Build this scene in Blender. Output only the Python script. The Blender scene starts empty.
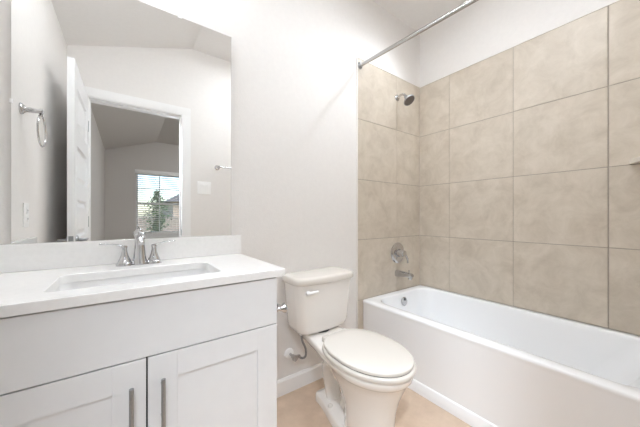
import bpy, bmesh, math, random
from mathutils import Vector, Matrix

S = bpy.context.scene
C = S.collection
random.seed(3)

# ------------------------------------------------------------------ camera, world, sun, exposure
F_PX, YAW, CAM_Z = 265.5, 0.6293, 1.0944
cam_data = bpy.data.cameras.new('camera')
cam_data.sensor_width = 36.0
cam_data.lens = 36.0 * F_PX / 640.0
cam_data.shift_y = 2.7 / 640.0
cam_data.clip_start = 0.02
cam = bpy.data.objects.new('camera', cam_data)
C.objects.link(cam)
cam.location = (0, 0, CAM_Z)
cam.rotation_euler = (math.pi / 2, 0, -YAW)
S.camera = cam

world = bpy.data.worlds.new('sky')
S.world = world
world.use_nodes = True
wn = world.node_tree
sky = wn.nodes.new('ShaderNodeTexSky')
sky.sky_type = 'NISHITA'
sky.sun_disc = False
sky.sun_elevation = math.radians(42)
sky.sun_rotation = math.radians(20)
sky.air_density = 1.0
sky.dust_density = 1.5
bg = wn.nodes['Background']
wn.links.new(sky.outputs[0], bg.inputs[0])
bg.inputs[1].default_value = 0.42

sun_data = bpy.data.lights.new('sun', 'SUN')
sun_data.energy = 1.6
sun_data.angle = math.radians(1.0)
sun_data.color = (1.0, 0.95, 0.88)
sun = bpy.data.objects.new('sun', sun_data)
C.objects.link(sun)
sun.rotation_euler = (math.radians(-48), 0, math.radians(-25))
sun.location = (0, 4, 8)

LAMP_VANITY = 140.0
LAMP_TUB = 3.0
FILL_BEDROOM = 128.0
FILL_CEILING = 19.0

# added unseen fill spot beyond the doorway, brightens the vanity front and floor
spot_data = bpy.data.lights.new('doorway_fill_spot', 'SPOT')
spot_data.energy = 195.0
spot_data.color = (0.91, 1.0, 1.10)
spot_data.spot_size = math.radians(85)
spot_data.spot_blend = 0.8
spot_data.shadow_soft_size = 0.12
spot = bpy.data.objects.new('doorway_fill_spot', spot_data)
C.objects.link(spot)
spot.location = (-0.2, -0.42, 2.38)
spot.rotation_euler = (Vector((1.45, 0.90, 0.35)) - spot.location).to_track_quat('-Z', 'Y').to_euler()

# the beam of the recessed light over the bathtub (its lens and ring are built further down)
tub_data = bpy.data.lights.new('recessed_beam', 'SPOT')
tub_data.energy = 24.0
tub_data.color = (0.94, 1.0, 1.065)
tub_data.spot_size = math.radians(104)
tub_data.spot_blend = 1.0
tub_data.shadow_soft_size = 0.03
tub_beam = bpy.data.objects.new('recessed_beam', tub_data)
C.objects.link(tub_beam)
tub_beam.location = (1.85, 0.90, 2.76)
tub_beam.rotation_euler = (Vector((1.28, 1.456, 0.95)) - tub_beam.location).to_track_quat('-Z', 'Y').to_euler()

S.cycles.max_bounces = 20
S.cycles.diffuse_bounces = 14

vs = S.view_settings
S.display_settings.display_device = 'sRGB'
vs.view_transform = 'Standard'
vs.look = 'None'
vs.gamma = 1.0
vs.use_curve_mapping = False
vs.exposure = 0.16

# ------------------------------------------------------------------ dimensions of the room (metres)
YB = 1.456      # vanity wall
YF = -0.068     # door wall
XR = 2.21       # long tub wall
XL = -0.393     # left wall
ZC = 2.80       # flat ceiling
ZL = 2.485      # ceiling at the left wall
XV = 0.545      # where the slope meets the flat ceiling
XT = 1.406      # edge of the tile
P = 0.457       # tile pitch
ZT = 2.287      # top of the tile
TT = 0.009      # tile thickness
WT = 0.14       # wall thickness
YFAR = -4.27    # bedroom far wall
XH = -0.37      # bedroom left wall
XBR = 3.0       # bedroom right wall
DX0, DX1, DZ = -0.262, 0.445, 2.10   # door opening


# ------------------------------------------------------------------ materials
def new_mat(name):
    m = bpy.data.materials.new(name)
    m.use_nodes = True
    return m, m.node_tree, m.node_tree.nodes['Principled BSDF']


def plain(name, col, rough=0.5, metal=0.0, coat=0.0, spec=None):
    m, nt, b = new_mat(name)
    b.inputs['Base Color'].default_value = (*col, 1)
    b.inputs['Roughness'].default_value = rough
    b.inputs['Metallic'].default_value = metal
    b.inputs['Coat Weight'].default_value = coat
    if spec is not None:
        b.inputs['Specular IOR Level'].default_value = spec
    return m


def noisy(name, col, var=0.04, scale=30, rough=0.5, bump=0.0, bscale=200, coat=0.0, detail=4, bdist=0.002):
    """a base colour with slight noise variation and a fine bump"""
    m, nt, b = new_mat(name)
    tc = nt.nodes.new('ShaderNodeTexCoord')
    n = nt.nodes.new('ShaderNodeTexNoise')
    n.inputs['Scale'].default_value = scale
    n.inputs['Detail'].default_value = detail
    nt.links.new(tc.outputs['Object'], n.inputs['Vector'])
    r = nt.nodes.new('ShaderNodeValToRGB')
    r.color_ramp.elements[0].position = 0.3
    r.color_ramp.elements[1].position = 0.7
    r.color_ramp.elements[0].color = (*[max(0, c * (1 - var)) for c in col], 1)
    r.color_ramp.elements[1].color = (*[min(1, c * (1 + var)) for c in col], 1)
    nt.links.new(n.outputs['Fac'], r.inputs['Fac'])
    nt.links.new(r.outputs['Color'], b.inputs['Base Color'])
    b.inputs['Roughness'].default_value = rough
    b.inputs['Coat Weight'].default_value = coat
    if bump:
        n2 = nt.nodes.new('ShaderNodeTexNoise')
        n2.inputs['Scale'].default_value = bscale
        n2.inputs['Detail'].default_value = 2
        nt.links.new(tc.outputs['Object'], n2.inputs['Vector'])
        bp = nt.nodes.new('ShaderNodeBump')
        bp.inputs['Strength'].default_value = bump
        bp.inputs['Distance'].default_value = bdist
        nt.links.new(n2.outputs['Fac'], bp.inputs['Height'])
        nt.links.new(bp.outputs['Normal'], b.inputs['Normal'])
    return m


def tile_mat():
    m, nt, b = new_mat('beige_tile')
    tc = nt.nodes.new('ShaderNodeTexCoord')
    geo = nt.nodes.new('ShaderNodeNewGeometry')
    off = nt.nodes.new('ShaderNodeVectorMath')
    off.operation = 'MULTIPLY_ADD'
    off.inputs[1].default_value = (37, 53, 29)
    nt.links.new(geo.outputs['Random Per Island'], off.inputs[0])
    nt.links.new(tc.outputs['Object'], off.inputs[2])
    n = nt.nodes.new('ShaderNodeTexNoise')
    n.inputs['Scale'].default_value = 8
    n.inputs['Detail'].default_value = 8
    n.inputs['Roughness'].default_value = 0.68
    n.inputs['Distortion'].default_value = 0.5
    nt.links.new(off.outputs[0], n.inputs['Vector'])
    r = nt.nodes.new('ShaderNodeValToRGB')
    e = r.color_ramp.elements
    e[0].position, e[0].color = 0.28, (0.50, 0.435, 0.355, 1)
    e[1].position, e[1].color = 0.72, (0.67, 0.605, 0.52, 1)
    mid = e.new(0.5)
    mid.color = (0.59, 0.525, 0.44, 1)
    nt.links.new(n.outputs['Fac'], r.inputs['Fac'])
    nt.links.new(r.outputs['Color'], b.inputs['Base Color'])
    b.inputs['Roughness'].default_value = 0.42
    return m


def floor_mat():
    m, nt, b = new_mat('tan_floor')
    tc = nt.nodes.new('ShaderNodeTexCoord')
    n = nt.nodes.new('ShaderNodeTexNoise')
    n.inputs['Scale'].default_value = 7
    n.inputs['Detail'].default_value = 7
    n.inputs['Roughness'].default_value = 0.62
    nt.links.new(tc.outputs['Object'], n.inputs['Vector'])
    r = nt.nodes.new('ShaderNodeValToRGB')
    e = r.color_ramp.elements
    e[0].position, e[0].color = 0.3, (0.51, 0.385, 0.285, 1)
    e[1].position, e[1].color = 0.7, (0.66, 0.515, 0.395, 1)
    nt.links.new(n.outputs['Fac'], r.inputs['Fac'])
    nt.links.new(r.outputs['Color'], b.inputs['Base Color'])
    b.inputs['Roughness'].default_value = 0.38
    return m


def emit_mat(name, col, strength):
    m, nt, b = new_mat(name)
    b.inputs['Base Color'].default_value = (*col, 1)
    b.inputs['Emission Color'].default_value = (*col, 1)
    b.inputs['Emission Strength'].default_value = strength
    return m


def glass_mat():
    m, nt, b = new_mat('window_glass')
    nt.nodes.remove(b)
    t = nt.nodes.new('ShaderNodeBsdfTransparent')
    g = nt.nodes.new('ShaderNodeBsdfGlossy')
    g.inputs['Roughness'].default_value = 0.02
    mix = nt.nodes.new('ShaderNodeMixShader')
    fr = nt.nodes.new('ShaderNodeFresnel')
    fr.inputs['IOR'].default_value = 1.45
    nt.links.new(fr.outputs[0], mix.inputs[0])
    nt.links.new(t.outputs[0], mix.inputs[1])
    nt.links.new(g.outputs[0], mix.inputs[2])
    nt.links.new(mix.outputs[0], nt.nodes['Material Output'].inputs['Surface'])
    return m


M = dict(
    wall=noisy('wall_paint', (0.805, 0.785, 0.765), 0.012, 40, 0.72, 0.45, 140),
    ceiling=noisy('ceiling_paint', (0.80, 0.785, 0.77), 0.012, 40, 0.85, 0.2, 120),
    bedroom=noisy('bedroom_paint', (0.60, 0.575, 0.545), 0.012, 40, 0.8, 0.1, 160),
    trim=plain('trim_paint', (0.87, 0.87, 0.87), 0.35),
    door=plain('door_paint', (0.86, 0.87, 0.88), 0.38),
    cabinet=noisy('cabinet_paint', (0.80, 0.805, 0.815), 0.01, 20, 0.42),
    gap=plain('gap_shade_and_backing', (0.025, 0.025, 0.025), 0.8),
    counter=noisy('white_quartz', (0.90, 0.895, 0.885), 0.02, 60, 0.22, coat=0.2),
    porcelain=plain('ivory_porcelain', (0.83, 0.80, 0.765), 0.12, coat=0.5),
    seat=plain('ivory_seat_plastic', (0.745, 0.71, 0.66), 0.22, coat=0.2),
    sink=plain('white_ceramic', (0.86, 0.86, 0.86), 0.1, coat=0.5),
    tub=plain('white_acrylic', (0.905, 0.92, 0.94), 0.14, coat=0.4),
    chrome=plain('chrome', (0.60, 0.60, 0.61), 0.06, 1.0),
    nickel=noisy('brushed_nickel', (0.37, 0.38, 0.39), 0.06, 200, 0.3),
    steel=noisy('brushed_steel', (0.52, 0.51, 0.50), 0.04, 150, 0.25),
    sprayface=plain('grey_spray_face', (0.16, 0.14, 0.13), 0.5),
    rubber_and_dark=plain('rubber_and_painted_dark', (0.05, 0.05, 0.05), 0.6),  # real rubber, also used for painted shade and a dark reflection
    mirror=plain('silvered_glass', (0.90, 0.90, 0.89), 0.0, 1.0),
    tile=tile_mat(), grout=noisy('grout', (0.36, 0.32, 0.27), 0.05, 80, 0.9),
    floor=floor_mat(),
    white=plain('white_plastic', (0.92, 0.92, 0.915), 0.35),
    stone=noisy('beige_stone', (0.74, 0.69, 0.62), 0.06, 20, 0.5),
    caulk=plain('white_caulk', (0.84, 0.81, 0.77), 0.6),
    hose=noisy('braided_hose', (0.34, 0.35, 0.36), 0.5, 500, 0.35),
    glass=glass_mat(),
    clear=plain('clear_plastic', (0.92, 0.92, 0.92), 0.1),
    blind=plain('white_blind', (0.82, 0.82, 0.80), 0.5),
    carpet=noisy('bedroom_carpet', (0.36, 0.31, 0.26), 0.2, 150, 0.95),
    grass=noisy('lawn', (0.20, 0.22, 0.07), 0.4, 3, 0.95),
    leaf=noisy('leaf', (0.06, 0.13, 0.045), 0.4, 20, 0.7),
    bark=noisy('bark', (0.12, 0.085, 0.06), 0.3, 30, 0.9),
    roof=noisy('roof_shingle', (0.17, 0.17, 0.175), 0.2, 20, 0.9),
    brick=noisy('pale_brick', (0.50, 0.42, 0.36), 0.15, 10, 0.9),
    fence=noisy('fence_wood', (0.36, 0.32, 0.29), 0.2, 6, 0.9),
    lampglass=emit_mat('vanity_lamp_glass', (0.94, 1.0, 1.065), LAMP_VANITY),
    lamptub=emit_mat('recessed_lamp_lens', (0.94, 1.0, 1.065), LAMP_TUB),
    fillceil=emit_mat('ceiling_fill_lens', (0.94, 1.0, 1.065), FILL_CEILING),
    fillbed=emit_mat('bedroom_fill_lens', (0.96, 1.0, 1.05), FILL_BEDROOM),
)
M['nickel'].node_tree.nodes['Principled BSDF'].inputs['Metallic'].default_value = 1.0
M['steel'].node_tree.nodes['Principled BSDF'].inputs['Metallic'].default_value = 1.0
M['hose'].node_tree.nodes['Principled BSDF'].inputs['Metallic'].default_value = 0.8


# ------------------------------------------------------------------ mesh helpers
def link(name, bm, mat, parent=None, sharp=35, loc=None):
    """one mesh object out of a bmesh; world coordinates are kept when it gets a parent"""
    bmesh.ops.remove_doubles(bm, verts=bm.verts, dist=1e-6)
    bmesh.ops.recalc_face_normals(bm, faces=bm.faces)
    me = bpy.data.meshes.new(name)
    bm.to_mesh(me)
    bm.free()
    for p in me.polygons:
        p.use_smooth = True
    me.set_sharp_from_angle(angle=math.radians(sharp))
    me.materials.append(M[mat])
    o = bpy.data.objects.new(name, me)
    C.objects.link(o)
    if loc is not None:
        o.location = loc
    if parent is not None:
        o.parent = parent
        o.matrix_parent_inverse = Matrix.Translation(parent_loc(parent)).inverted()
    return o


def parent_loc(o):
    # a mesh below an Empty already sits at the world origin by its own parent inverse
    return Vector(o.location) if o.parent is None else Vector((0, 0, 0))


def thing(name, label, cat, loc, group=None):
    o = bpy.data.objects.new(name, None)
    C.objects.link(o)
    o.location = loc
    o.empty_display_size = 0.05
    o['label'] = label
    o['category'] = cat
    if group:
        o['group'] = group
    return o


def struct(o):
    o['kind'] = 'structure'
    return o


def box(bm, x0, x1, y0, y1, z0, z1, bev=0.0, seg=2):
    vs_ = [bm.verts.new((x, y, z)) for x in (x0, x1) for y in (y0, y1) for z in (z0, z1)]
    q = [(0, 1, 3, 2), (4, 6, 7, 5), (0, 4, 5, 1), (2, 3, 7, 6), (0, 2, 6, 4), (1, 5, 7, 3)]
    fs = [bm.faces.new([vs_[i] for i in f]) for f in q]
    if bev:
        es = list({e for f in fs for e in f.edges})
        bmesh.ops.bevel(bm, geom=es, offset=bev, segments=seg, profile=0.5, affect='EDGES', clamp_overlap=True)
    return bm


def loft(bm, loops, cap0=True, cap1=True, closed=True):
    rows = [[bm.verts.new(p) for p in l] for l in loops]
    n = len(rows[0])
    for a, b in zip(rows, rows[1:]):
        for i in range(n if closed else n - 1):
            j = (i + 1) % n
            try:
                bm.faces.new((a[i], a[j], b[j], b[i]))
            except ValueError:
                pass
    if cap0:
        bm.faces.new(rows[0][::-1])
    if cap1:
        bm.faces.new(rows[-1])
    return rows


def rrect(x0, x1, y0, y1, r, z, n=6):
    out = []
    r = max(r, 1e-4)
    for cx, cy, a0 in ((x1 - r, y1 - r, 0), (x0 + r, y1 - r, 90), (x0 + r, y0 + r, 180), (x1 - r, y0 + r, 270)):
        for k in range(n + 1):
            a = math.radians(a0 + 90 * k / n)
            out.append((cx + r * math.cos(a), cy + r * math.sin(a), z))
    return out


def frame_of(d):
    d = Vector(d).normalized()
    u = d.cross(Vector((0, 0, 1)))
    if u.length < 1e-4:
        u = Vector((1, 0, 0))
    u.normalize()
    return d, u, d.cross(u)


def lathe(bm, origin, axis, prof, n=28, cap0=True, cap1=True):
    """prof: (distance along axis, radius)"""
    d, u, v = frame_of(axis)
    o = Vector(origin)
    loops = []
    for h, r in prof:
        loops.append([o + d * h + (u * math.cos(t) + v * math.sin(t)) * max(r, 1e-4)
                      for t in (2 * math.pi * i / n for i in range(n))])
    loft(bm, loops, cap0, cap1)


def tube(bm, pts, r, n=12, flat=1.0):
    """a tube along points; r is one radius or a list of them; flat squashes the section's vertical"""
    pts = [Vector(p) for p in pts]
    rr = r if isinstance(r, (list, tuple)) else [r] * len(pts)
    loops = []
    u = None
    for i, p in enumerate(pts):
        t = (pts[min(i + 1, len(pts) - 1)] - pts[max(i - 1, 0)]).normalized()
        if u is None:
            u = frame_of(t)[1]
        u = (u - t * u.dot(t)).normalized()
        v = t.cross(u)
        loops.append([p + (u * math.cos(a) + v * math.sin(a) * flat) * rr[i] for a in (2 * math.pi * k / n for k in range(n))])
    loft(bm, loops)


def smooth_path(pts, k=8):
    pts = [Vector(p) for p in pts]
    out = []
    for i in range(len(pts) - 1):
        p0, p1, p2, p3 = pts[max(i - 1, 0)], pts[i], pts[i + 1], pts[min(i + 2, len(pts) - 1)]
        for s in range(k):
            t = s / k
            out.append(0.5 * ((2 * p1) + (p2 - p0) * t + (2 * p0 - 5 * p1 + 4 * p2 - p3) * t * t + (3 * p1 - p0 - 3 * p2 + p3) * t ** 3))
    out.append(pts[-1])
    return out


def torus(bm, c, normal, R, r, n=40, k=10):
    d, u, v = frame_of(normal)
    c = Vector(c)
    loops = []
    for i in range(n):
        a = 2 * math.pi * i / n
        e = u * math.cos(a) + v * math.sin(a)
        loops.append([c + e * (R + r * math.cos(b)) + d * r * math.sin(b) for b in (2 * math.pi * j / k for j in range(k))])
    loops.append(loops[0])
    loft(bm, loops, False, False)


B = bmesh.new

# ------------------------------------------------------------------ the shell
bm = B(); box(bm, XL - WT, XR + WT, YF - 0.02, YB + WT, -0.1, 0)
struct(link('floor', bm, 'floor'))
bm = B(); box(bm, XH - WT, XBR + WT, YFAR - WT, YF - 0.02, -0.1, -0.002)
struct(link('floor_bedroom', bm, 'carpet'))
bm = B(); box(bm, XL - WT, XR + WT, YB, YB + WT, 0, 3.0)
struct(link('wall_back', bm, 'wall'))
bm = B(); box(bm, XR, XR + WT, YF - WT, YB, 0, 3.0)
struct(link('wall_right', bm, 'wall'))
bm = B(); box(bm, XL - WT, XL, YF - WT, YB, 0, 3.0)
struct(link('wall_left', bm, 'wall'))
bm = B()
box(bm, XL - WT, DX0 - 0.02, YF - WT, YF, 0, 3.0)
box(bm, DX1 + 0.02, XR, YF - WT, YF, 0, 3.0)
box(bm, DX0 - 0.02, DX1 + 0.02, YF - WT, YF, DZ + 0.02, 3.0)
struct(link('wall_front', bm, 'wall'))


def vault(name, x0, x1, y0, y1, mat):
    slope = (ZC - ZL) / (XV - XL)
    sec = [(x0, ZL + slope * (x0 - XL)), (XV, ZC), (x1, ZC), (x1, ZC + 0.15), (x0, ZC + 0.15)]
    b = B()
    loft(b, [[(x, y0, z) for x, z in sec], [(x, y1, z) for x, z in sec]])
    return struct(link(name, b, mat, sharp=10))


vault('ceiling', XL - 0.01, XR + 0.01, YF - 0.005, YB + 0.005, 'ceiling')
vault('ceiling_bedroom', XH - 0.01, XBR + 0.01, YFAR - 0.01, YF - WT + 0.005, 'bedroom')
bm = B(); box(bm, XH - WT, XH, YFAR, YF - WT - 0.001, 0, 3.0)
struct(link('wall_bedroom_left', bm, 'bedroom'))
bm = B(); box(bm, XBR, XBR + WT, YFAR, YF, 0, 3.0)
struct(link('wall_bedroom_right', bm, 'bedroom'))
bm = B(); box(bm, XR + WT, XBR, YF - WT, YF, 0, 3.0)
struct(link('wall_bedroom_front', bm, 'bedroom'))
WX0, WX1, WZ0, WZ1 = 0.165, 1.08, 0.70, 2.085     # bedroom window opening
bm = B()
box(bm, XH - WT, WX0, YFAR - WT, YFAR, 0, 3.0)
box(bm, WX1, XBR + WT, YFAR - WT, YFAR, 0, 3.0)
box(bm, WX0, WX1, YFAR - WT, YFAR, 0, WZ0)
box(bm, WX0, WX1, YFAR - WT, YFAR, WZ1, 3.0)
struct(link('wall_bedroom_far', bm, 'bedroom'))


# tile: one mesh per wall, tiles on a grout bed
def tiled(name, axis, us, vs_, pos, sign, gaps=None):
    """axis 'y': u runs along x on a plane y = pos; axis 'x': u runs along y on a plane x = pos; sign = direction into the room"""
    g = 0.0021
    bt = B()
    gaps = gaps or [g] * len(us)
    for u0, u1, g0, g1 in zip(us, us[1:], gaps, gaps[1:]):
        for v0, v1 in zip(vs_, vs_[1:]):
            a, b_ = sorted((pos, pos + sign * TT))
            if axis == 'y':
                box(bt, u0 + g0, u1 - g1, a, b_, v0 + g, v1 - g, 0.0007, 1)
            else:
                box(bt, a, b_, u0 + g0, u1 - g1, v0 + g, v1 - g, 0.0007, 1)
    o = struct(link(name, bt, 'tile'))
    bg_ = B()
    a, b_ = sorted((pos, pos + sign * (TT - 0.0022)))
    if axis == 'y':
        box(bg_, us[0], us[-1], a, b_, vs_[0], vs_[-1])
    else:
        box(bg_, a, b_, us[0], us[-1], vs_[0], vs_[-1])
    link('grout', bg_, 'grout', o)
    return o


ZTILES = [0.0, ZT - 4 * P, ZT - 3 * P, ZT - 2 * P, ZT - P, ZT]
wt = tiled('wall_tile_back', 'y', [XT, XT + P, XR - TT], ZTILES, YB, -1, [0.001, 0.0004, 0.001])
bm = B(); box(bm, XT - 0.006, XT, YB - TT - 0.001, YB, 0, ZT + 0.004, 0.002)
box(bm, XT, XR - TT, YB - TT - 0.001, YB, ZT, ZT + 0.004)
link('caulk_edge', bm, 'caulk', wt)
wt = tiled('wall_tile_right', 'x', [YF + TT, 0.254, 0.711, 1.168, YB - TT], ZTILES[1:], XR, -1, [0.001, 0.003, 0.0014, 0.0007, 0.001])
bm = B(); box(bm, XR - TT - 0.001, XR, YF + TT, YB - TT, ZT, ZT + 0.004)
link('caulk_edge', bm, 'caulk', wt)
tiled('wall_tile_front', 'y', [XT, XT + P, XR - TT], ZTILES, YF, 1)


# baseboards
def baseboard(name, x0, x1, y0, y1, along):
    b = B()
    t, h = 0.013, 0.098
    if along == 'back':
        sec = [(YB, 0), (YB - t, 0), (YB - t, h - 0.014), (YB - t + 0.004, h - 0.008), (YB - t + 0.007, h), (YB, h)]
        loft(b, [[(x0, y, z) for y, z in sec], [(x1, y, z) for y, z in sec]])
    elif along == 'left':
        sec = [(XL, 0), (XL + t, 0), (XL + t, h - 0.014), (XL + t - 0.004, h - 0.008), (XL + t - 0.007, h), (XL, h)]
        loft(b, [[(x, y0, z) for x, z in sec], [(x, y1, z) for x, z in sec]])
    else:
        sec = [(YF, 0), (YF + t, 0), (YF + t, h - 0.014), (YF + t - 0.004, h - 0.008), (YF + t - 0.007, h), (YF, h)]
        loft(b, [[(x0, y, z) for y, z in sec], [(x1, y, z) for y, z in sec]])
    return struct(link(name, b, 'trim', sharp=20))


baseboard('baseboard_back', 0.472, XT - 0.006, 0, 0, 'back')
baseboard('baseboard_left', 0, 0, YF + 0.02, 0.93, 'left')
baseboard('baseboard_front', DX1 + 0.08, XT - 0.001, 0, 0, 'front')

# door opening: jamb and casings
cw, ct = 0.072, 0.018
jamb = B()
box(jamb, DX0 - 0.02, DX0, YF - WT, YF, 0, DZ)
box(jamb, DX1, DX1 + 0.02, YF - WT, YF, 0, DZ)
box(jamb, DX0 - 0.02, DX1 + 0.02, YF - WT, YF, DZ, DZ + 0.02)
box(jamb, DX0, DX0 + 0.011, YF - 0.075, YF - 0.04, 0, DZ - 0.011)      # door stop
box(jamb, DX1 - 0.011, DX1, YF - 0.075, YF - 0.04, 0, DZ - 0.011)
box(jamb, DX0, DX1, YF - 0.075, YF - 0.04, DZ - 0.011, DZ)
jo = struct(link('trim_1', jamb, 'trim'))
for k, (y0, y1) in enumerate(((YF, YF + ct), (YF - WT - ct, YF - WT))):
    b = B()
    f = 1 if k == 0 else -1
    yw = YF if k == 0 else YF - WT
    for (xa, xb, inner) in ((DX0 - 0.006 - cw, DX0 - 0.006, 1), (DX1 + 0.006, DX1 + 0.006 + cw, -1)):
        w_in, w_out = (xb, xa) if inner == 1 else (xa, xb)
        s = 1 if w_out > w_in else -1
        sec = [(w_in, 0), (w_in, 0.008), (w_in + s * 0.012, 0.012), (w_in + s * 0.05, 0.017), (w_out, 0.017), (w_out, 0)]
        loft(b, [[(x, yw + f * d, 0) for x, d in sec], [(x, yw + f * d, DZ + 0.006) for x, d in sec]])
    z_in = DZ + 0.006
    sec = [(z_in, 0), (z_in, 0.008), (z_in + 0.012, 0.012), (z_in + 0.05, 0.017), (z_in + cw, 0.017), (z_in + cw, 0)]
    loft(b, [[(x, yw + f * d, z) for z, d in sec] for x in (DX0 - 0.006 - cw, DX1 + 0.006 + cw)])
    link('casing', b, 'trim', jo, sharp=20)
bm = B(); box(bm, DX1 - 0.0015, DX1 + 0.001, YF - 0.038, YF - 0.006, 0.90, 0.96, 0.0005, 1)
link('strike_plate', bm, 'nickel', jo)

# the door leaf, open against the left wall
DW, DT, DH = 0.70, 0.035, 2.085
door = bpy.data.objects.new('door_1', None)
C.objects.link(door)
struct(door)
HX, HY = DX0 + 0.001, YF + 0.005


def door_pt(a, t, z):          # a along the leaf from the hinge, t from the room face towards the left wall
    ang = math.radians(90 + 0.2)
    d = Vector((math.cos(ang), math.sin(ang), 0))
    n = Vector((-math.sin(ang), math.cos(ang), 0))
    return Vector((HX, HY, 0)) + d * a + n * t + Vector((0, 0, z))


def door_part(name, boxes, mat, bev=0.0):
    b = B()
    for (a0, a1, t0, t1, z0, z1) in boxes:
        box(b, a0, a1, t0, t1, z0, z1, bev)
    for v in b.verts:
        v.co = door_pt(*v.co)
    return link(name, b, mat, door)


st = 0.105
panels = [(0.23, 0.485), (0.595, 0.845), (0.955, 1.205), (1.31, 1.56), (1.67, 1.94)]
bx = [(0, st, 0, DT, 0.012, DH), (DW - st, DW, 0, DT, 0.012, DH)]
rails = [(0.012, panels[0][0])] + [(panels[i][1], panels[i + 1][0]) for i in range(4)] + [(panels[4][1], DH)]
for z0, z1 in rails:
    bx.append((st, DW - st, 0, DT, z0, z1))
door_part('leaf_frame', bx, 'door')
for z0, z1 in panels:
    b = B()
    for t_out, t_in, sgn in ((0, 0.013, 1), (DT, DT - 0.013, -1)):
        r0 = [(st, t_out, z0), (DW - st, t_out, z0), (DW - st, t_out, z1), (st, t_out, z1)]

        def ins(k, t):
            return [(st + k, t, z0 + k), (DW - st - k, t, z0 + k), (DW - st - k, t, z1 - k), (st + k, t, z1 - k)]
        loft(b, [r0, ins(0.012, t_in), ins(0.026, t_in), ins(0.050, t_out + sgn * 0.002)], False, True)
    for v in b.verts:
        v.co = door_pt(*v.co)
    link('panel', b, 'door', door, sharp=10)
for t_face, sgn in ((0, -1), (DT, 1)):
    b = B()
    c = door_pt(DW - 0.06, t_face, 0.94)
    nrm = door_pt(0, sgn, 0) - door_pt(0, 0, 0)
    along = door_pt(-1, 0, 0) - door_pt(0, 0, 0)
    lathe(b, c, nrm, [(0, 0.033), (0.008, 0.032), (0.012, 0.02), (0.014, 0.012), (0.045, 0.011), (0.052, 0.010)])
    tube(b, [c + nrm * 0.045 + along * s for s in (-0.012, 0.0, 0.03, 0.07, 0.105)], [0.007, 0.011, 0.010, 0.009, 0.007])
    link('door_lever', b, 'nickel', door)
door_part('latch_plate', [(DW - 0.001, DW + 0.0015, 0.006, DT - 0.006, 0.91, 0.97), (DW, DW + 0.009, 0.011, DT - 0.011, 0.93, 0.95)], 'nickel')
for z in (0.25, 1.05, 1.85):
    b = B()
    lathe(b, (HX - 0.002, HY - 0.004, z - 0.045), (0, 0, 1), [(0, 0.006), (0.09, 0.006)], 12)
    link('hinge', b, 'nickel', door)

# bedroom window
win = bpy.data.objects.new('window_1', None)
C.objects.link(win)
struct(win)
fy0, fy1 = YFAR - 0.11, YFAR - 0.06
bm = B()
fw = 0.04
for x0, x1, z0, z1 in ((WX0, WX0 + fw, WZ0, WZ1), (WX1 - fw, WX1, WZ0, WZ1), (WX0 + fw, WX1 - fw, WZ0, WZ0 + fw),
                       (WX0 + fw, WX1 - fw, WZ1 - fw, WZ1), (WX0 + fw, WX1 - fw, 1.355, 1.41)):
    box(bm, x0, x1, fy0, fy1, z0, z1)
link('window_frame', bm, 'trim', win)
bm = B()
xm = (WX0 + WX1) / 2
for z0, z1 in ((WZ0 + fw, 1.355), (1.41, WZ1 - fw)):
    box(bm, xm - 0.009, xm + 0.009, fy0 + 0.015, fy1 - 0.015, z0, z1)
    zm = (z0 + z1) / 2
    box(bm, WX0 + fw, xm - 0.009, fy0 + 0.015, fy1 - 0.015, zm - 0.009, zm + 0.009)
    box(bm, xm + 0.009, WX1 - fw, fy0 + 0.015, fy1 - 0.015, zm - 0.009, zm + 0.009)
link('muntins', bm, 'trim', win)
for z0, z1 in ((WZ0 + fw, 1.355), (1.41, WZ1 - fw)):
    bm = B(); box(bm, WX0 + fw, WX1 - fw, fy0 + 0.022, fy0 + 0.026, z0, z1)
    link('pane', bm, 'glass', win)
bm = B(); box(bm, WX0 - 0.05, WX1 + 0.05, YFAR - 0.06, YFAR + 0.04, WZ0 - 0.03, WZ0, 0.004)
box(bm, WX0 - 0.03, WX1 + 0.03, YFAR, YFAR + 0.015, WZ0 - 0.10, WZ0 - 0.03, 0.003)
link('window_sill', bm, 'trim', win)

bl = thing('window_blind', 'white slatted blind hung with open slats in the bedroom window seen in the mirror', 'blind', (xm, YFAR - 0.02, WZ1 - 0.03))
bm = B(); box(bm, WX0 - 0.02, WX1 + 0.02, YFAR - 0.001, YFAR + 0.045, WZ1 - 0.045, WZ1 + 0.045, 0.004)
link('valance', bm, 'blind', bl)
bm = B()
nsl = 30
for i in range(nsl):
    z = WZ0 + 0.03 + (WZ1 - 0.06 - WZ0 - 0.03) * i / (nsl - 1)
    d = 0.0115
    vv = [bm.verts.new(p) for p in ((WX0 + 0.008, YFAR - 0.042, z - 0.005), (WX1 - 0.008, YFAR - 0.042, z - 0.005),
                                    (WX1 - 0.008, YFAR - 0.002, z + 0.005), (WX0 + 0.008, YFAR - 0.002, z + 0.005))]
    f = bm.faces.new(vv)
    r = bmesh.ops.extrude_face_region(bm, geom=[f])
    bmesh.ops.translate(bm, vec=(0, 0, 0.0045), verts=[g for g in r['geom'] if isinstance(g, bmesh.types.BMVert)])
link('slats', bm, 'blind', bl)
bm = B(); box(bm, WX0 + 0.008, WX1 - 0.008, YFAR - 0.04, YFAR - 0.004, WZ0 + 0.003, WZ0 + 0.02, 0.002)
link('bottom_rail', bm, 'blind', bl)
for x in (WX0 + 0.12, WX1 - 0.12):
    bm = B(); tube(bm, [(x, YFAR - 0.001, WZ0 + 0.015), (x, YFAR - 0.001, WZ1 - 0.04)], 0.0018, 6)
    link('ladder_cord', bm, 'blind', bl)

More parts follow.
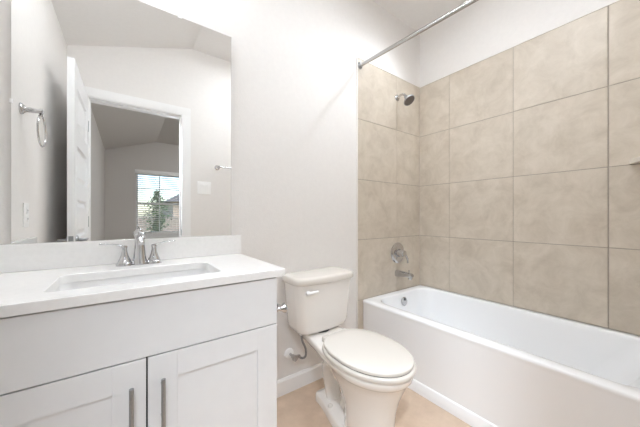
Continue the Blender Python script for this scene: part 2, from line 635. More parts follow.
# outside the bedroom window
bm = B(); box(bm, -20, 25, -45, YFAR - WT - 0.001, -0.6, -0.3)
struct(link('ground', bm, 'grass'))
fn = thing('garden_fence', 'brown wooden board fence across the lawn outside the bedroom window', 'fence', (3, -12, -0.3))
bm = B()
for i in range(70):
    x = -5 + i * 0.2
    box(bm, x, x + 0.185, -12.02, -12.0, -0.3, 1.05 + 0.012 * math.sin(i * 2.3))
link('boards', bm, 'fence', fn)
bm = B()
for z in (0.0, 0.75):
    box(bm, -5, 9, -12.06, -12.02, z, z + 0.09)
link('rails', bm, 'fence', fn)

hs = thing('neighbor_house', 'pale brick house with a dark shingle roof outside the bedroom window', 'house', (6.5, -20, -0.3))
bm = B(); box(bm, 2.6, 13, -26, -18, -0.3, 2.2)
link('house_wall', bm, 'brick', hs)
bm = B()
rz = [(2.2, -17.5, 2.1), (13.4, -17.5, 2.1), (13.4, -26.5, 2.1), (2.2, -26.5, 2.1)]
v = [bm.verts.new(p) for p in rz] + [bm.verts.new((5.8, -22, 4.3)), bm.verts.new((10.2, -22, 4.3))]
for f in ((0, 1, 5, 4), (1, 2, 5), (2, 3, 4, 5), (3, 0, 4), (3, 2, 1, 0)):
    bm.faces.new([v[i] for i in f])
link('roof', bm, 'roof', hs, sharp=5)

tr = thing('young_tree', 'young green tree on the lawn outside the bedroom window', 'tree', (0.95, -9.2, -0.3))
bm = B()
tube(bm, smooth_path([(0.95, -9.2, -0.32), (0.96, -9.2, 0.5), (0.94, -9.19, 1.3), (0.98, -9.2, 1.85)], 4), [0.045 - 0.0025 * i for i in range(13)], 8)
link('trunk', bm, 'bark', tr)
bm = B()
for i in range(1500):
    t = random.random()
    z = 0.50 + t * 1.60
    rad = (0.46 * math.sin(math.pi * min(1, 0.12 + t * 0.9)) + 0.05) * (0.75 + 0.3 * math.sin(i * 1.7))
    a = random.uniform(0, 2 * math.pi)
    q = rad * math.sqrt(random.random())
    c = Vector((0.96 + q * math.cos(a), -9.2 + q * math.sin(a), z))
    d = Vector((random.uniform(-1, 1), random.uniform(-1, 1), random.uniform(-1, 0.4))).normalized()
    u = d.cross(Vector((random.random(), random.random(), 1))).normalized()
    L, W = random.uniform(0.06, 0.11), random.uniform(0.02, 0.035)
    bm.faces.new([bm.verts.new(p) for p in (c, c + d * L * 0.5 + u * W, c + d * L, c + d * L * 0.5 - u * W)])
link('crown', bm, 'leaf', tr)

# ------------------------------------------------------------------ lamps
vl = thing('vanity_light', 'chrome two-globe wall light above the bathroom mirror', 'light', (0.055, YB, 2.47))
bm = B(); box(bm, -0.06, 0.17, YB - 0.022, YB, 2.44, 2.50, 0.006)
link('backplate', bm, 'chrome', vl)
for x in (0.005, 0.105):
    bm = B(); tube(bm, smooth_path([(x, YB - 0.02, 2.47), (x, YB - 0.08, 2.475), (x, YB - 0.13, 2.51), (x, YB - 0.14, 2.55)], 5), 0.008, 10)
    lathe(bm, (x, YB - 0.14, 2.535), (0, 0, 1), [(0, 0.008), (0.004, 0.024), (0.024, 0.026), (0.03, 0.012)], 20)
    arm = link('lamp_arm', bm, 'chrome', vl)
    bm = B()
    R = 0.032
    lathe(bm, (x, YB - 0.14, 2.475), (0, 0, 1), [(R - R * math.cos(a), R * math.sin(a)) for a in (math.pi * k / 14 for k in range(15))], 24)
    link('lamp_globe', bm, 'lampglass', vl)
rl = thing('recessed_light', 'round recessed light in the ceiling over the bathtub', 'light', (1.85, 0.90, ZC))
bm = B(); lathe(bm, (1.85, 0.90, ZC), (0, 0, -1), [(0, 0.095), (0.006, 0.092), (0.008, 0.075), (0.004, 0.07)], 36, True, False)
link('trim_ring', bm, 'white', rl)
bm = B(); lathe(bm, (1.85, 0.90, ZC - 0.002), (0, 0, -1), [(0, 0.07), (0.003, 0.069)], 36)
link('lens', bm, 'lamptub', rl)
cl = thing('ceiling_fill_light', 'added rectangular fill light on the bathroom ceiling in front of the toilet', 'light', (1.18, 0.54, ZC))  # added soft fill panel, out of view, evens out the bathroom's light
bm = B()
for x0, x1, y0, y1 in ((0.96, 1.40, 0.30, 0.315), (0.96, 1.40, 0.765, 0.78), (0.96, 0.975, 0.315, 0.765), (1.385, 1.40, 0.315, 0.765)):
    box(bm, x0, x1, y0, y1, ZC - 0.045, ZC, 0.002)
link('fill_frame', bm, 'white', cl)
bm = B(); box(bm, 0.975, 1.385, 0.315, 0.765, ZC - 0.04, ZC - 0.001)
link('lens', bm, 'fillceil', cl)
rb = thing('bedroom_fill_light', 'added round fill light on the bedroom ceiling beyond the doorway', 'light', (1.9, -2.2, ZC))  # added out of view to brighten the dim bedroom
bm = B(); lathe(bm, (1.9, -2.2, ZC), (0, 0, -1), [(0, 0.17), (0.03, 0.17)], 32)
link('fill_base', bm, 'white', rb)
bm = B(); lathe(bm, (1.9, -2.2, ZC - 0.03), (0, 0, -1), [(0, 0.16), (0.03, 0.15), (0.055, 0.1), (0.065, 0.0)], 32)
link('fill_dome', bm, 'fillbed', rb)

# ------------------------------------------------------------------ bathtub
TX0, TX1, TY0, TY1, TZ = 1.456, XR - TT, YF + TT + 0.001, YB - TT - 0.001, 0.4557
tubt = thing('bathtub', 'white alcove bathtub with a flat apron along the tiled wall', 'bathtub', ((TX0 + TX1) / 2, 0.69, 0))
bm = B()
L = []
for dx, z in ((-0.004, 0.0), (-0.004, 0.064), (0.000, 0.069), (0.005, 0.071), (0.0055, 0.15), (0.004, 0.42), (0.0015, 0.436),
              (0.0, 0.443), (0.002, 0.451), (0.008, TZ)):
    L.append(rrect(TX0 + dx, TX1, TY0, TY1, 0.002, z, 8))
for x0, x1, y0, y1, r, z in ((1.522, 2.175, 0.035, 1.398, 0.115, TZ), (1.527, 2.171, 0.041, 1.394, 0.115, TZ - 0.002), (1.532, 2.166, 0.05, 1.390, 0.115, TZ - 0.008),
                             (1.538, 2.160, 0.06, 1.386, 0.115, TZ - 0.03),
                             (1.552, 2.148, 0.12, 1.372, 0.12, 0.32), (1.572, 2.13, 0.21, 1.345, 0.13, 0.18), (1.59, 2.115, 0.255, 1.32, 0.13, 0.125),
                             (1.62, 2.085, 0.30, 1.28, 0.12, 0.098), (1.68, 2.03, 0.38, 1.20, 0.10, 0.09)):
    L.append(rrect(x0, x1, y0, y1, r, z, 8))
loft(bm, L)
link('tub_shell', bm, 'tub', tubt, sharp=50)
bm = B()
oc, oax = (1.868, 1.3775, 0.385), (0, -1, 0.13)
lathe(bm, oc, oax, [(0, 0.036), (0.006, 0.036), (0.011, 0.031), (0.013, 0.012), (0.012, 0.0)], 28)
ov = link('overflow_plate', bm, 'chrome', tubt)
bm = B()
lathe(bm, (1.868, 1.3695, 0.405), oax, [(0, 0.011), (0.004, 0.011)], 16)
link('overflow_reflection', bm, 'rubber_and_dark', ov)  # dark disc paints a dark reflection near the top of the plate
bm = B(); lathe(bm, (1.868, 1.18, 0.089), (0, 0, 1), [(0, 0.036), (0.004, 0.035), (0.006, 0.028), (0.012, 0.026), (0.014, 0.02), (0.015, 0)], 28)
link('drain', bm, 'chrome', tubt)

# ------------------------------------------------------------------ tub and shower fittings
YT = YB - TT
sp = thing('tub_spout', 'chrome tub spout on the tiled wall above the bathtub end', 'tub spout', (1.868, YT, 0.607))
bm = B()
L = []
for y, zt, zb, hw in ((0.0, 0.637, 0.580, 0.030), (0.012, 0.637, 0.580, 0.030), (0.03, 0.636, 0.584, 0.0285), (0.08, 0.634, 0.590, 0.027), (0.12, 0.631, 0.592, 0.0255),
                      (0.138, 0.628, 0.592, 0.0245), (0.148, 0.622, 0.595, 0.022), (0.151, 0.616, 0.599, 0.017)):
    zc_, hz = (zt + zb) / 2, (zt - zb) / 2
    L.append([(1.868 + hw * math.copysign(abs(math.cos(a)) ** 0.7, math.cos(a)), YT - y, zc_ + hz * math.copysign(abs(math.sin(a)) ** 0.7, math.sin(a)))
              for a in (2 * math.pi * k / 28 for k in range(28))])
loft(bm, L)
so = link('spout_body', bm, 'chrome', sp)
bm = B(); lathe(bm, (1.868, YT - 0.128, 0.596), (0, 0, -1), [(0, 0.018), (0.016, 0.0165), (0.018, 0.012)], 20)
link('spout_outlet', bm, 'chrome', sp)
bm = B(); lathe(bm, (1.868, YT - 0.12, 0.628), (0, 0, 1), [(0, 0.004), (0.014, 0.004), (0.016, 0.007), (0.022, 0.007), (0.024, 0.003)], 12)
link('diverter_knob', bm, 'chrome', sp)

va = thing('shower_valve', 'round chrome shower control with a lever above the tub spout', 'shower control', (1.873, YT, 0.779))
bm = B(); lathe(bm, (1.873, YT, 0.782), (0, -1, 0), [(0, 0.088), (0.004, 0.088), (0.010, 0.080), (0.013, 0.06), (0.016, 0.04), (0.016, 0.0)], 40)
link('escutcheon', bm, 'chrome', va)
bm = B(); lathe(bm, (1.873, YT - 0.014, 0.782), (0, -1, 0), [(0, 0.035), (0.02, 0.030), (0.05, 0.028), (0.06, 0.024), (0.064, 0.0)], 28)
hub = link('valve_hub', bm, 'chrome', va)
bm = B(); tube(bm, smooth_path([(1.873, YT - 0.055, 0.782), (1.892, YT - 0.07, 0.766), (1.908, YT - 0.075, 0.735), (1.914, YT - 0.074, 0.70)], 5), [0.011] * 6 + [0.009] * 5 + [0.0075] * 5, 12)
link('lever', bm, 'chrome', hub)

sh = thing('overhead_shower', 'chrome shower head on a short bent arm high on the tiled wall', 'shower head', (1.869, YT, 2.11))
bm = B(); lathe(bm, (1.869, YT, 2.105), (0, -1, 0), [(0, 0.028), (0.004, 0.028), (0.010, 0.022), (0.013, 0.012), (0.013, 0.0)], 24)
link('arm_flange', bm, 'chrome', sh)
bm = B(); tube(bm, smooth_path([(1.869, YT - 0.005, 2.105), (1.869, YT - 0.035, 2.115), (1.869, YT - 0.065, 2.112), (1.869, YT - 0.088, 2.086)], 6), 0.0095, 14)
link('arm', bm, 'chrome', sh)
ax = Vector((0.0, -0.62, -0.78))
bm = B(); lathe(bm, (1.869, YT - 0.083, 2.089), ax, [(0, 0.010), (0.004, 0.015), (0.018, 0.016), (0.022, 0.013), (0.03, 0.018), (0.042, 0.035), (0.052, 0.047), (0.058, 0.049), (0.064, 0.047)], 32)
hd = link('head', bm, 'nickel', sh)
p0 = Vector((1.869, YT - 0.083, 2.089)) + ax.normalized() * 0.063
bm = B(); lathe(bm, p0, ax, [(0, 0.043), (0.003, 0.042), (0.004, 0.0)], 32)
fc = link('spray_face', bm, 'sprayface', hd)
fc['label'] = 'dark grey spray face'

rod = thing('shower_curtain_rod', 'straight brushed metal shower curtain rod over the bathtub', 'curtain rod', (1.428, 0.69, 2.2))
bm = B(); tube(bm, [(1.428, YB - 0.002, 2.234), (1.428, YF + 0.002, 2.160)], 0.0125, 20)
link('rod', bm, 'steel', rod)
for y, d, z in ((YB - 0.001, -1, 2.234), (YF + 0.001, 1, 2.160)):
    bm = B(); lathe(bm, (1.428, y, z), (0, d, 0), [(0, 0.027), (0.006, 0.027), (0.012, 0.024), (0.022, 0.019), (0.026, 0.0165), (0.026, 0.012)], 28)
    link('rod_flange', bm, 'nickel', rod)

sf = thing('corner_shelf', 'beige stone corner shelf on the tiled wall at the near end of the bathtub', 'shelf', (XR - TT, YF + TT, 1.37))
bm = B()
cx, cy, q = XR - TT, YF + TT, 0.235
tri = [(cx, cy), (cx, cy + q)] + [(cx - q * math.sin(a) * (1 - 0.10 * math.sin(2 * a)), cy + q * math.cos(a) * (1 - 0.10 * math.sin(2 * a))) for a in (math.pi / 2 * k / 10 for k in range(1, 10))] + [(cx - q, cy)]
loft(bm, [[(x, y, 1.375) for x, y in tri], [(x, y, 1.397) for x, y in tri]])
link('shelf_slab', bm, 'stone', sf)

# ------------------------------------------------------------------ toilet
TCX = 0.968
toi = thing('toilet', 'ivory two-piece toilet with a closed lid between the vanity and the bathtub', 'toilet', (TCX, 1.07, 0))


def egg(yf, ym, yb, wm, wb, z, n=22):
    """outline: half an ellipse at the front (low y), then narrowing to wb at the back"""
    right = []
    for k in range(n + 1):
        a = math.pi / 2 * k / n
        right.append((wm * math.sin(a), ym - (ym - yf) * math.cos(a)))
    m = 12
    for k in range(1, m + 1):
        t = k / m
        w = wb + (wm - wb) * (0.5 + 0.5 * math.cos(math.pi * t)) if t < 1 else wb
        right.append((w, ym + (yb - ym) * t * 0.94))
    for k in range(1, 6):
        a = math.pi / 2 * k / 5
        right.append((wb * (1 - 0.3 * (1 - math.cos(a))), yb - 0.06 * (yb - ym) * (1 - math.sin(a))))
    return [(TCX + w, y, z) for w, y in right] + [(TCX - w, y, z) for w, y in right[::-1] if w > 1e-6]


def oval(yf, ym, yb, wm, z, n=24, e=2.7):
    """outline of a seat: an ellipse at the front, squarer at the back"""
    right = []
    for k in range(n + 1):
        a = math.pi / 2 * k / n
        right.append((wm * math.sin(a), ym - (ym - yf) * math.cos(a)))
    for k in range(1, n + 1):
        a = math.pi / 2 * k / n
        right.append((wm * math.cos(a) ** (2 / e) if k < n else 0.0, ym + (yb - ym) * math.sin(a) ** (2 / e)))
    return [(TCX + w, y, z) for w, y in right] + [(TCX - w, y, z) for w, y in right[::-1] if w > 1e-6]


bm = B()
loft(bm, [egg(*a) for a in (
    (0.790, 1.02, 1.300, 0.108, 0.062, 0.000), (0.790, 1.02, 1.300, 0.108, 0.062, 0.036), (0.793, 1.02, 1.297, 0.104, 0.058, 0.046), (0.800, 1.00, 1.270, 0.098, 0.036, 0.052),
    (0.792, 0.95, 1.12, 0.106, 0.024, 0.058),
    (0.782, 0.945, 1.10, 0.108, 0.024, 0.12), (0.774, 0.94, 1.12, 0.113, 0.030, 0.19), (0.755, 0.94, 1.21, 0.128, 0.050, 0.255), (0.731, 0.93, 1.31, 0.148, 0.076, 0.31),
    (0.715, 0.925, 1.38, 0.160, 0.094, 0.345), (0.709, 0.922, 1.415, 0.166, 0.102, 0.353), (0.699, 0.92, 1.432, 0.176, 0.108, 0.362), (0.695, 0.918, 1.437, 0.179, 0.110, 0.380),
    (0.695, 0.918, 1.437, 0.179, 0.110, 0.390), (0.699, 0.918, 1.435, 0.175, 0.106, 0.396), (0.712, 0.918, 1.43, 0.16, 0.096, 0.398))])
bowl = link('bowl', bm, 'porcelain', toi, sharp=60)
for s in (-1, 1):       # trapway bulge on either side of the pedestal
    bm = B()
    x = TCX + s * 0.014
    tube(bm, smooth_path([(x + s * 0.02, 0.98, 0.20), (x + s * 0.015, 1.08, 0.27), (x, 1.17, 0.275), (x - s * 0.004, 1.215, 0.21), (x - s * 0.006, 1.21, 0.12), (x - s * 0.006, 1.19, 0.03)], 6), [0.050] * 16 + [0.048 - 0.0011 * i for i in range(15)], 16)
    link('trapway', bm, 'porcelain', bowl, sharp=60)
for s in (-1, 1):
    bm = B(); lathe(bm, (TCX + s * 0.064, 1.145, 0.048), (0, 0, 1), [(0, 0.014), (0.008, 0.013), (0.014, 0.009), (0.017, 0.0)], 18)
    link('bolt_cap', bm, 'seat', toi)


def seat_ring(yf, yb, w, z0, z1, r, dish=0.0):
    prof = [(-r, z0), (-r * 0.3, z0), (0, z0 + r), (0, z1 - r), (-r * 0.3, z1 - r * 0.3), (-r, z1), (-0.05, z1 + dish), (-0.12, z1 + dish * 1.3)]
    b = B()
    loft(b, [oval(yf - d, 0.925, yb + d, w + d, z) for d, z in prof])
    return b


link('seat', seat_ring(0.684, 1.166, 0.186, 0.3985, 0.4195, 0.007), 'seat', toi, sharp=60)
link('lid', seat_ring(0.693, 1.162, 0.178, 0.4235, 0.4395, 0.005, 0.004), 'seat', toi, sharp=60)
bm = B()
loft(bm, [oval(0.697, 0.925, 1.158, 0.174, z) for z in (0.4185, 0.4245)])
link('seat_gap_shade', bm, 'rubber_and_dark', toi)  # dark filler painted in as the shade between seat and lid
for s in (-1, 1):
    bm = B(); box(bm, TCX + s * 0.07 - 0.022, TCX + s * 0.07 + 0.022, 1.150, 1.190, 0.397, 0.428, 0.007, 3)
    link('seat_hinge', bm, 'seat', toi)
TKX = 0.972


def tank_loop(z, hw, yf, yb, bulge, r):
    """rounded rectangle whose front face bows out"""
    pts = rrect(TKX - hw, TKX + hw, yf, yb, r, z, 8)
    out = []
    for i, p in enumerate(pts):     # extra points along the front so the bow is smooth
        out.append(p)
        nx = pts[(i + 1) % len(pts)]
        if p[1] < yf + 1e-3 and nx[1] < yf + 1e-3 and nx[0] - p[0] > 0.05:
            for k in range(1, 10):
                out.append((p[0] + (nx[0] - p[0]) * k / 10, yf, z))
    res = []
    for x, y, zz in out:
        t = (yb - y) / (yb - yf)
        res.append((x, y - bulge * t * math.cos(math.pi / 2 * min(1, abs(x - TKX) / hw)), zz))
    return res


bm = B()
loft(bm, [tank_loop(*a) for a in (
    (0.400, 0.120, 1.310, 1.420, 0.008, 0.03), (0.402, 0.140, 1.296, 1.428, 0.010, 0.035), (0.409, 0.160, 1.282, 1.433, 0.013, 0.04), (0.424, 0.176, 1.272, 1.437, 0.015, 0.045),
    (0.450, 0.186, 1.266, 1.44, 0.016, 0.045), (0.55, 0.196, 1.262, 1.442, 0.018, 0.045), (0.66, 0.206, 1.257, 1.444, 0.020, 0.045), (0.706, 0.2095, 1.255, 1.444, 0.020, 0.045))])
link('tank', bm, 'porcelain', toi, sharp=60)
bm = B()
loft(bm, [tank_loop(*a) for a in (
    (0.7045, 0.213, 1.250, 1.446, 0.022, 0.048), (0.7055, 0.218, 1.245, 1.448, 0.023, 0.05), (0.710, 0.221, 1.242, 1.449, 0.023, 0.05), (0.732, 0.221, 1.242, 1.449, 0.023, 0.05),
    (0.740, 0.218, 1.245, 1.447, 0.023, 0.05), (0.744, 0.211, 1.252, 1.441, 0.022, 0.045), (0.746, 0.19, 1.275, 1.42, 0.018, 0.035))])
link('tank_lid', bm, 'seat', toi, sharp=60)
bm = B()
lathe(bm, (0.824, 1.250, 0.660), (0, -1, 0), [(0, 0.014), (0.010, 0.014), (0.014, 0.011)], 18)
tube(bm, [(0.810, 1.238, 0.660), (0.83, 1.234, 0.661), (0.86, 1.230, 0.663), (0.882, 1.228, 0.665)], [0.0085, 0.0100, 0.0085, 0.0065], 12)
link('flush_lever', bm, 'white', toi)
bm = B()
lathe(bm, (TCX, 1.33, 0.394), (0, 0, 1), [(0, 0.06), (0.008, 0.06)], 20)
link('tank_gasket', bm, 'rubber_and_dark', toi)

sv = thing('supply_valve', 'chrome water valve with a braided hose on the wall beside the toilet', 'water valve', (0.82, YB, 0.239))
bm = B(); lathe(bm, (0.82, YB, 0.239), (0, -1, 0), [(0, 0.031), (0.006, 0.030), (0.014, 0.022), (0.017, 0.012), (0.017, 0.0)], 28)
e = link('wall_flange', bm, 'white', sv)
e['label'] = 'white round wall flange'
bm = B()
lathe(bm, (0.82, YB - 0.012, 0.239), (0, -1, 0), [(0, 0.008), (0.035, 0.008), (0.037, 0.013), (0.058, 0.013), (0.06, 0.009)], 18)
lathe(bm, (0.82, YB - 0.059, 0.239), (0, -1, 0), [(0, 0.005), (0.012, 0.005), (0.013, 0.019), (0.021, 0.018), (0.022, 0.0)], 20)
lathe(bm, (0.825, YB - 0.058, 0.239), (1, 0, -0.2), [(0, 0.009), (0.025, 0.009), (0.026, 0.011), (0.038, 0.011)], 14)
link('valve_body', bm, 'chrome', sv)
bm = B()
hp = smooth_path([(0.855, YB - 0.058, 0.233), (0.88, YB - 0.06, 0.215), (0.895, YB - 0.075, 0.23), (0.885, YB - 0.09, 0.285), (0.855, YB - 0.10, 0.345), (0.845, YB - 0.105, 0.402)], 6)
tube(bm, hp, 0.0068, 10)
link('hose', bm, 'hose', sv)
bm = B(); lathe(bm, (0.846, YB - 0.105, 0.385), (0, 0, 1), [(0, 0.011), (0.02, 0.013), (0.026, 0.013)], 14)
link('coupling_nut', bm, 'white', sv)

# ------------------------------------------------------------------ vanity
VX0, VX1, VY = -0.385, 0.470, 0.928
CT = 0.89
van = thing('vanity_cabinet', 'white shaker vanity cabinet with two doors under the sink', 'cabinet', ((VX0 + VX1) / 2, 1.2, 0))
bm = B()
fy = VY + 0.019
box(bm, VX0, VX0 + 0.018, fy, YB - 0.002, 0.10, 0.8615)
box(bm, VX1 - 0.018, VX1, fy, YB - 0.002, 0.0, 0.8615, 0.001, 1)
box(bm, VX0 + 0.018, VX1 - 0.018, fy + 0.02, YB - 0.002, 0.10, 0.118)
box(bm, VX0 + 0.018, VX1 - 0.018, YB - 0.010, YB - 0.002, 0.118, 0.8615)
box(bm, VX0 + 0.018, VX0 + 0.05, fy, fy + 0.019, 0.10, 0.8615)
box(bm, VX1 - 0.05, VX1 - 0.018, fy, fy + 0.019, 0.10, 0.8615)
box(bm, VX0 + 0.05, VX1 - 0.05, fy, fy + 0.019, 0.64, 0.70)
box(bm, VX0 + 0.05, VX1 - 0.05, fy, fy + 0.019, 0.82, 0.8615)
box(bm, VX0 + 0.05, VX1 - 0.05, fy, fy + 0.019, 0.10, 0.14)
link('carcass', bm, 'cabinet', van)
bm = B(); box(bm, VX0, VX1 - 0.018, fy + 0.06, fy + 0.075, 0.0, 0.10)
link('toe_kick', bm, 'cabinet', van)
bm = B(); box(bm, VX0, VX1, fy - 0.003, fy, 0.10, 0.8615)
link('gap_shade_sheet', bm, 'gap', van)  # dark sheet paints shade into the gaps between the cabinet fronts
DG = 0.678
bm = B(); box(bm, VX0 + 0.001, VX1, VY, fy - 0.003, DG + 0.004, 0.8565, 0.0012, 1)
link('drawer_front', bm, 'cabinet', van)


def shaker(x0, x1, z0, z1, hx):
    sw = 0.078
    b = B()
    box(b, x0, x0 + sw, VY, fy - 0.003, z0, z1, 0.001, 1)
    box(b, x1 - sw, x1, VY, fy - 0.003, z0, z1, 0.001, 1)
    box(b, x0 + sw, x1 - sw, VY, fy - 0.003, z0, z0 + sw)
    box(b, x0 + sw, x1 - sw, VY, fy - 0.003, z1 - sw, z1)
    box(b, x0 + sw - 0.002, x1 - sw + 0.002, VY + 0.006, fy - 0.005, z0 + sw - 0.002, z1 - sw + 0.002)
    d = link('door', b, 'cabinet', van)
    h = B()
    hz0, hz1 = 0.474, 0.617
    tube(h, [(hx, VY - 0.03, hz0), (hx, VY - 0.03, hz1)], 0.0058, 16)
    for z in (hz0 + 0.024, hz1 - 0.024):
        tube(h, [(hx, VY - 0.03, z), (hx, VY + 0.0005, z)], 0.0045, 12)
    link('handle', h, 'nickel', d)


shaker(VX0 + 0.001, 0.0460, 0.115, DG, 0.0105)
shaker(0.0505, VX1, 0.115, DG, 0.087)

# countertop with sink cut-out
ct = thing('countertop', 'white quartz countertop with low splashes on the vanity', 'countertop', (0.055, 1.19, CT))
SX0, SX1, SY0, SY1, SR = -0.182, 0.286, 1.005, 1.268, 0.03
CX0, CX1, CY0, CY1 = XL + 0.001, 0.502, 0.920, YB - 0.001
bm = B()
Lc = [rrect(CX0, CX1, CY0, CY1, 0.003, 0.862), rrect(CX0, CX1, CY0, CY1, 0.003, CT - 0.002), rrect(CX0 + 0.002, CX1 - 0.002, CY0 + 0.002, CY1 - 0.002, 0.003, CT),
      rrect(SX0 - 0.002, SX1 + 0.002, SY0 - 0.002, SY1 + 0.002, SR, CT), rrect(SX0, SX1, SY0, SY1, SR, CT - 0.002), rrect(SX0, SX1, SY0, SY1, SR, 0.862),
      rrect(CX0, CX1, CY0, CY1, 0.003, 0.862)]
loft(bm, Lc, False, False)
link('slab', bm, 'counter', ct, sharp=30)
bm = B(); box(bm, CX0, 0.509, YB - 0.021, YB - 0.001, CT + 0.0005, 0.992, 0.0015, 1)
link('backsplash', bm, 'counter', ct)
bm = B(); box(bm, CX0, CX0 + 0.02, CY0 + 0.005, YB - 0.0215, CT + 0.0005, 0.988, 0.0015, 1)
link('side_splash', bm, 'counter', ct)

sk = thing('sink', 'white rectangular undermount sink set into the vanity countertop', 'sink', (0.052, 1.135, 0.862))
bm = B()
k = 0.004
Ls = [rrect(SX0 - 0.02, SX1 + 0.02, SY0 - 0.02, SY1 + 0.02, SR + 0.02, 0.848), rrect(SX0 - 0.02, SX1 + 0.02, SY0 - 0.02, SY1 + 0.02, SR + 0.02, 0.8615),
      rrect(SX0 - k, SX1 + k, SY0 - k, SY1 + k, SR, 0.8615), rrect(SX0 - k + 0.002, SX1 + k - 0.002, SY0 - k + 0.002, SY1 + k - 0.002, SR, 0.858),
      rrect(SX0 + 0.006, SX1 - 0.006, SY0 + 0.004, SY1 - 0.004, SR + 0.01, 0.80), rrect(SX0 + 0.02, SX1 - 0.02, SY0 + 0.015, SY1 - 0.015, SR + 0.02, 0.757),
      rrect(SX0 + 0.045, SX1 - 0.045, SY0 + 0.035, SY1 - 0.035, SR + 0.02, 0.742), rrect(SX0 + 0.10, SX1 - 0.10, SY0 + 0.08, SY1 - 0.08, SR + 0.01, 0.737),
      rrect(0.03, 0.074, 1.11, 1.154, 0.02, 0.734)]
loft(bm, Ls, False, True)
link('basin', bm, 'sink', sk, sharp=50)
bm = B(); lathe(bm, (0.052, 1.132, 0.734), (0, 0, 1), [(0, 0.03), (0.004, 0.029), (0.006, 0.022), (0.010, 0.02), (0.011, 0.0)], 24)
link('drain', bm, 'chrome', sk)

# faucet
FX, FY = 0.045, 1.372
fa = thing('faucet', 'chrome two-handle faucet standing behind the sink', 'faucet', (FX, FY, CT))
bm = B()
lathe(bm, (FX, FY, CT), (0, 0, 1), [(0, 0.029), (0.004, 0.029), (0.010, 0.0275), (0.02, 0.025), (0.05, 0.0215), (0.08, 0.019), (0.105, 0.018), (0.118, 0.0185), (0.124, 0.021), (0.130, 0.0215),
                                     (0.134, 0.019), (0.137, 0.012), (0.142, 0.010), (0.147, 0.0105), (0.151, 0.008), (0.153, 0.0)], 32)
link('spout_column', bm, 'chrome', fa)
bm = B()
tube(bm, smooth_path([(FX, FY, CT + 0.118), (FX, FY - 0.04, CT + 0.124), (FX, FY - 0.08, CT + 0.118), (FX, FY - 0.105, CT + 0.104), (FX, FY - 0.112, CT + 0.094)], 6), [0.0165] * 7 + [0.0145] * 9 + [0.0125] * 9, 18, 0.8)
link('spout', bm, 'chrome', fa)
for s in (-1, 1):
    hx = FX + s * 0.052
    bm = B()
    lathe(bm, (hx, FY, CT), (0, 0, 1), [(0, 0.030), (0.004, 0.030), (0.013, 0.026), (0.016, 0.0225), (0.018, 0.023), (0.021, 0.022), (0.03, 0.0175), (0.045, 0.0125), (0.06, 0.0095), (0.070, 0.0092), (0.076, 0.0105), (0.081, 0.009), (0.083, 0)], 28)
    h = link('handle', bm, 'chrome', fa)
    bm = B()
    tube(bm, smooth_path([(hx - s * 0.008, FY, CT + 0.075), (hx + s * 0.012, FY - 0.003, CT + 0.082), (hx + s * 0.045, FY - 0.008, CT + 0.090), (hx + s * 0.082, FY - 0.012, CT + 0.093)], 6),
         [0.0065] * 5 + [0.0050] * 7 + [0.0040] * 7, 12, 0.7)
    link('lever', bm, 'chrome', h)

# mirror
MX0, MX1, MZ0, MZ1 = -0.341, 0.458, 0.9925, 2.063
mi = thing('wall_mirror', 'large frameless rectangular mirror above the vanity', 'mirror', ((MX0 + MX1) / 2, YB, MZ0))
bm = B(); box(bm, MX0, MX1, YB - 0.0125, YB - 0.0080, MZ0, MZ1, 0.0008, 1)
link('glass', bm, 'mirror', mi)
bm = B(); box(bm, MX0 + 0.02, MX1 - 0.02, YB - 0.0080, YB, MZ0, MZ1 - 0.02)
link('backing', bm, 'gap', mi)
for x, z, dx, dz in ((0.209, MZ1, 0.010, 0.006), (-0.10, MZ1, 0.010, 0.006), (MX0, 1.515, 0.005, 0.008)):
    bm = B()
    sx = 0.006 if dx < dz else dx
    box(bm, x - (0.005 if dx < dz else dx), x + (0.006 if dx < dz else dx), YB - 0.0165, YB, z - (dz if dx < dz else 0.007), z + (dz if dx < dz else 0.012), 0.003, 3)
    link('mirror_clip', bm, 'clear', mi)

# toilet paper holder on the side of the vanity
tp = thing('toilet_paper_holder', 'chrome toilet paper holder on the side of the vanity next to the toilet', 'toilet paper holder', (VX1, 1.04, 0.71))
for y in (0.995, 1.13):
    bm = B()
    lathe(bm, (VX1, y, 0.708), (1, 0, 0), [(0, 0.026), (0.006, 0.026), (0.014, 0.018), (0.022, 0.011), (0.04, 0.0095), (0.052, 0.012), (0.062, 0.019), (0.070, 0.021), (0.075, 0.017), (0.077, 0.0)], 20)
    link('post', bm, 'chrome', tp)
bm = B(); tube(bm, [(VX1 + 0.06, 1.0, 0.708), (VX1 + 0.06, 1.125, 0.708)], 0.008, 14)
link('roller', bm, 'chrome', tp)

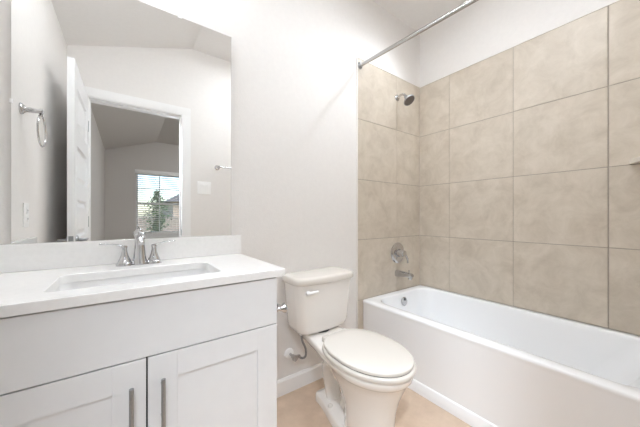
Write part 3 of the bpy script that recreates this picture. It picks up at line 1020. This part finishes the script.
# ------------------------------------------------------------------ fittings seen in the mirror
tr_ = thing('towel_ring', 'chrome towel ring on the left wall, above the outlet', 'towel ring', (XL, 1.10, 1.585))
bm = B(); lathe(bm, (XL, 1.10, 1.587), (1, 0, 0), [(0, 0.026), (0.006, 0.026), (0.012, 0.018), (0.02, 0.012), (0.055, 0.010), (0.066, 0.013), (0.074, 0.012), (0.077, 0.0)], 24)
link('post', bm, 'chrome', tr_)
bm = B(); tube(bm, [(XL + 0.063, 1.10, 1.583), (XL + 0.063, 1.07, 1.578)], [0.006, 0.006], 10)
torus(bm, (XL + 0.063, 1.07, 1.503), (1, 0, 0.0), 0.074, 0.004)
link('ring', bm, 'chrome', tr_)

ol = thing('wall_outlet', 'white wall outlet on the left wall below the towel ring', 'outlet', (XL, 1.03, 1.10))
bm = B(); box(bm, XL, XL + 0.006, 0.994, 1.066, 1.042, 1.158, 0.003, 2)
link('cover_plate', bm, 'white', ol)
for z in (1.08, 1.12):
    bm = B(); box(bm, XL + 0.006, XL + 0.009, 1.013, 1.047, z - 0.014, z + 0.014, 0.002, 2)
    rc = link('receptacle', bm, 'white', ol)
    bm = B()
    for dy in (-0.007, 0.007):
        box(bm, XL + 0.009, XL + 0.0094, 1.03 + dy - 0.0012, 1.03 + dy + 0.0012, z - 0.003, z + 0.007)
    lathe(bm, (XL + 0.009, 1.03, z - 0.008), (1, 0, 0), [(0, 0.0025), (0.0004, 0.0025)], 10)
    link('slots', bm, 'rubber_and_dark', rc)

swt = thing('light_switch', 'white double light switch beside the doorway, below the towel bar', 'light switch', (0.655, YF, 1.39))
bm = B(); box(bm, 0.587, 0.721, YF, YF + 0.006, 1.325, 1.455, 0.003, 2)
link('cover_plate', bm, 'white', swt)
for x in (0.632, 0.678):
    bm = B(); box(bm, x - 0.0165, x + 0.0165, YF + 0.0062, YF + 0.0085, 1.358, 1.424, 0.002, 1)
    for v in bm.verts:
        v.co.y += (v.co.z - 1.391) * 0.06 if v.co.y > YF + 0.007 else 0
    link('rocker', bm, 'white', swt)

tb = thing('towel_bar', 'chrome towel bar on the wall beside the doorway', 'towel bar', (1.0, YF, 1.615))
for x in (0.785, 1.215):
    bm = B(); lathe(bm, (x, YF, 1.615), (0, 1, 0), [(0, 0.026), (0.006, 0.026), (0.012, 0.018), (0.02, 0.012), (0.052, 0.010), (0.062, 0.013), (0.072, 0.012), (0.075, 0.0)], 24)
    link('post', bm, 'chrome', tb)
bm = B(); tube(bm, [(0.79, YF + 0.062, 1.615), (1.21, YF + 0.062, 1.615)], 0.008, 14)
link('bar', bm, 'chrome', tb)
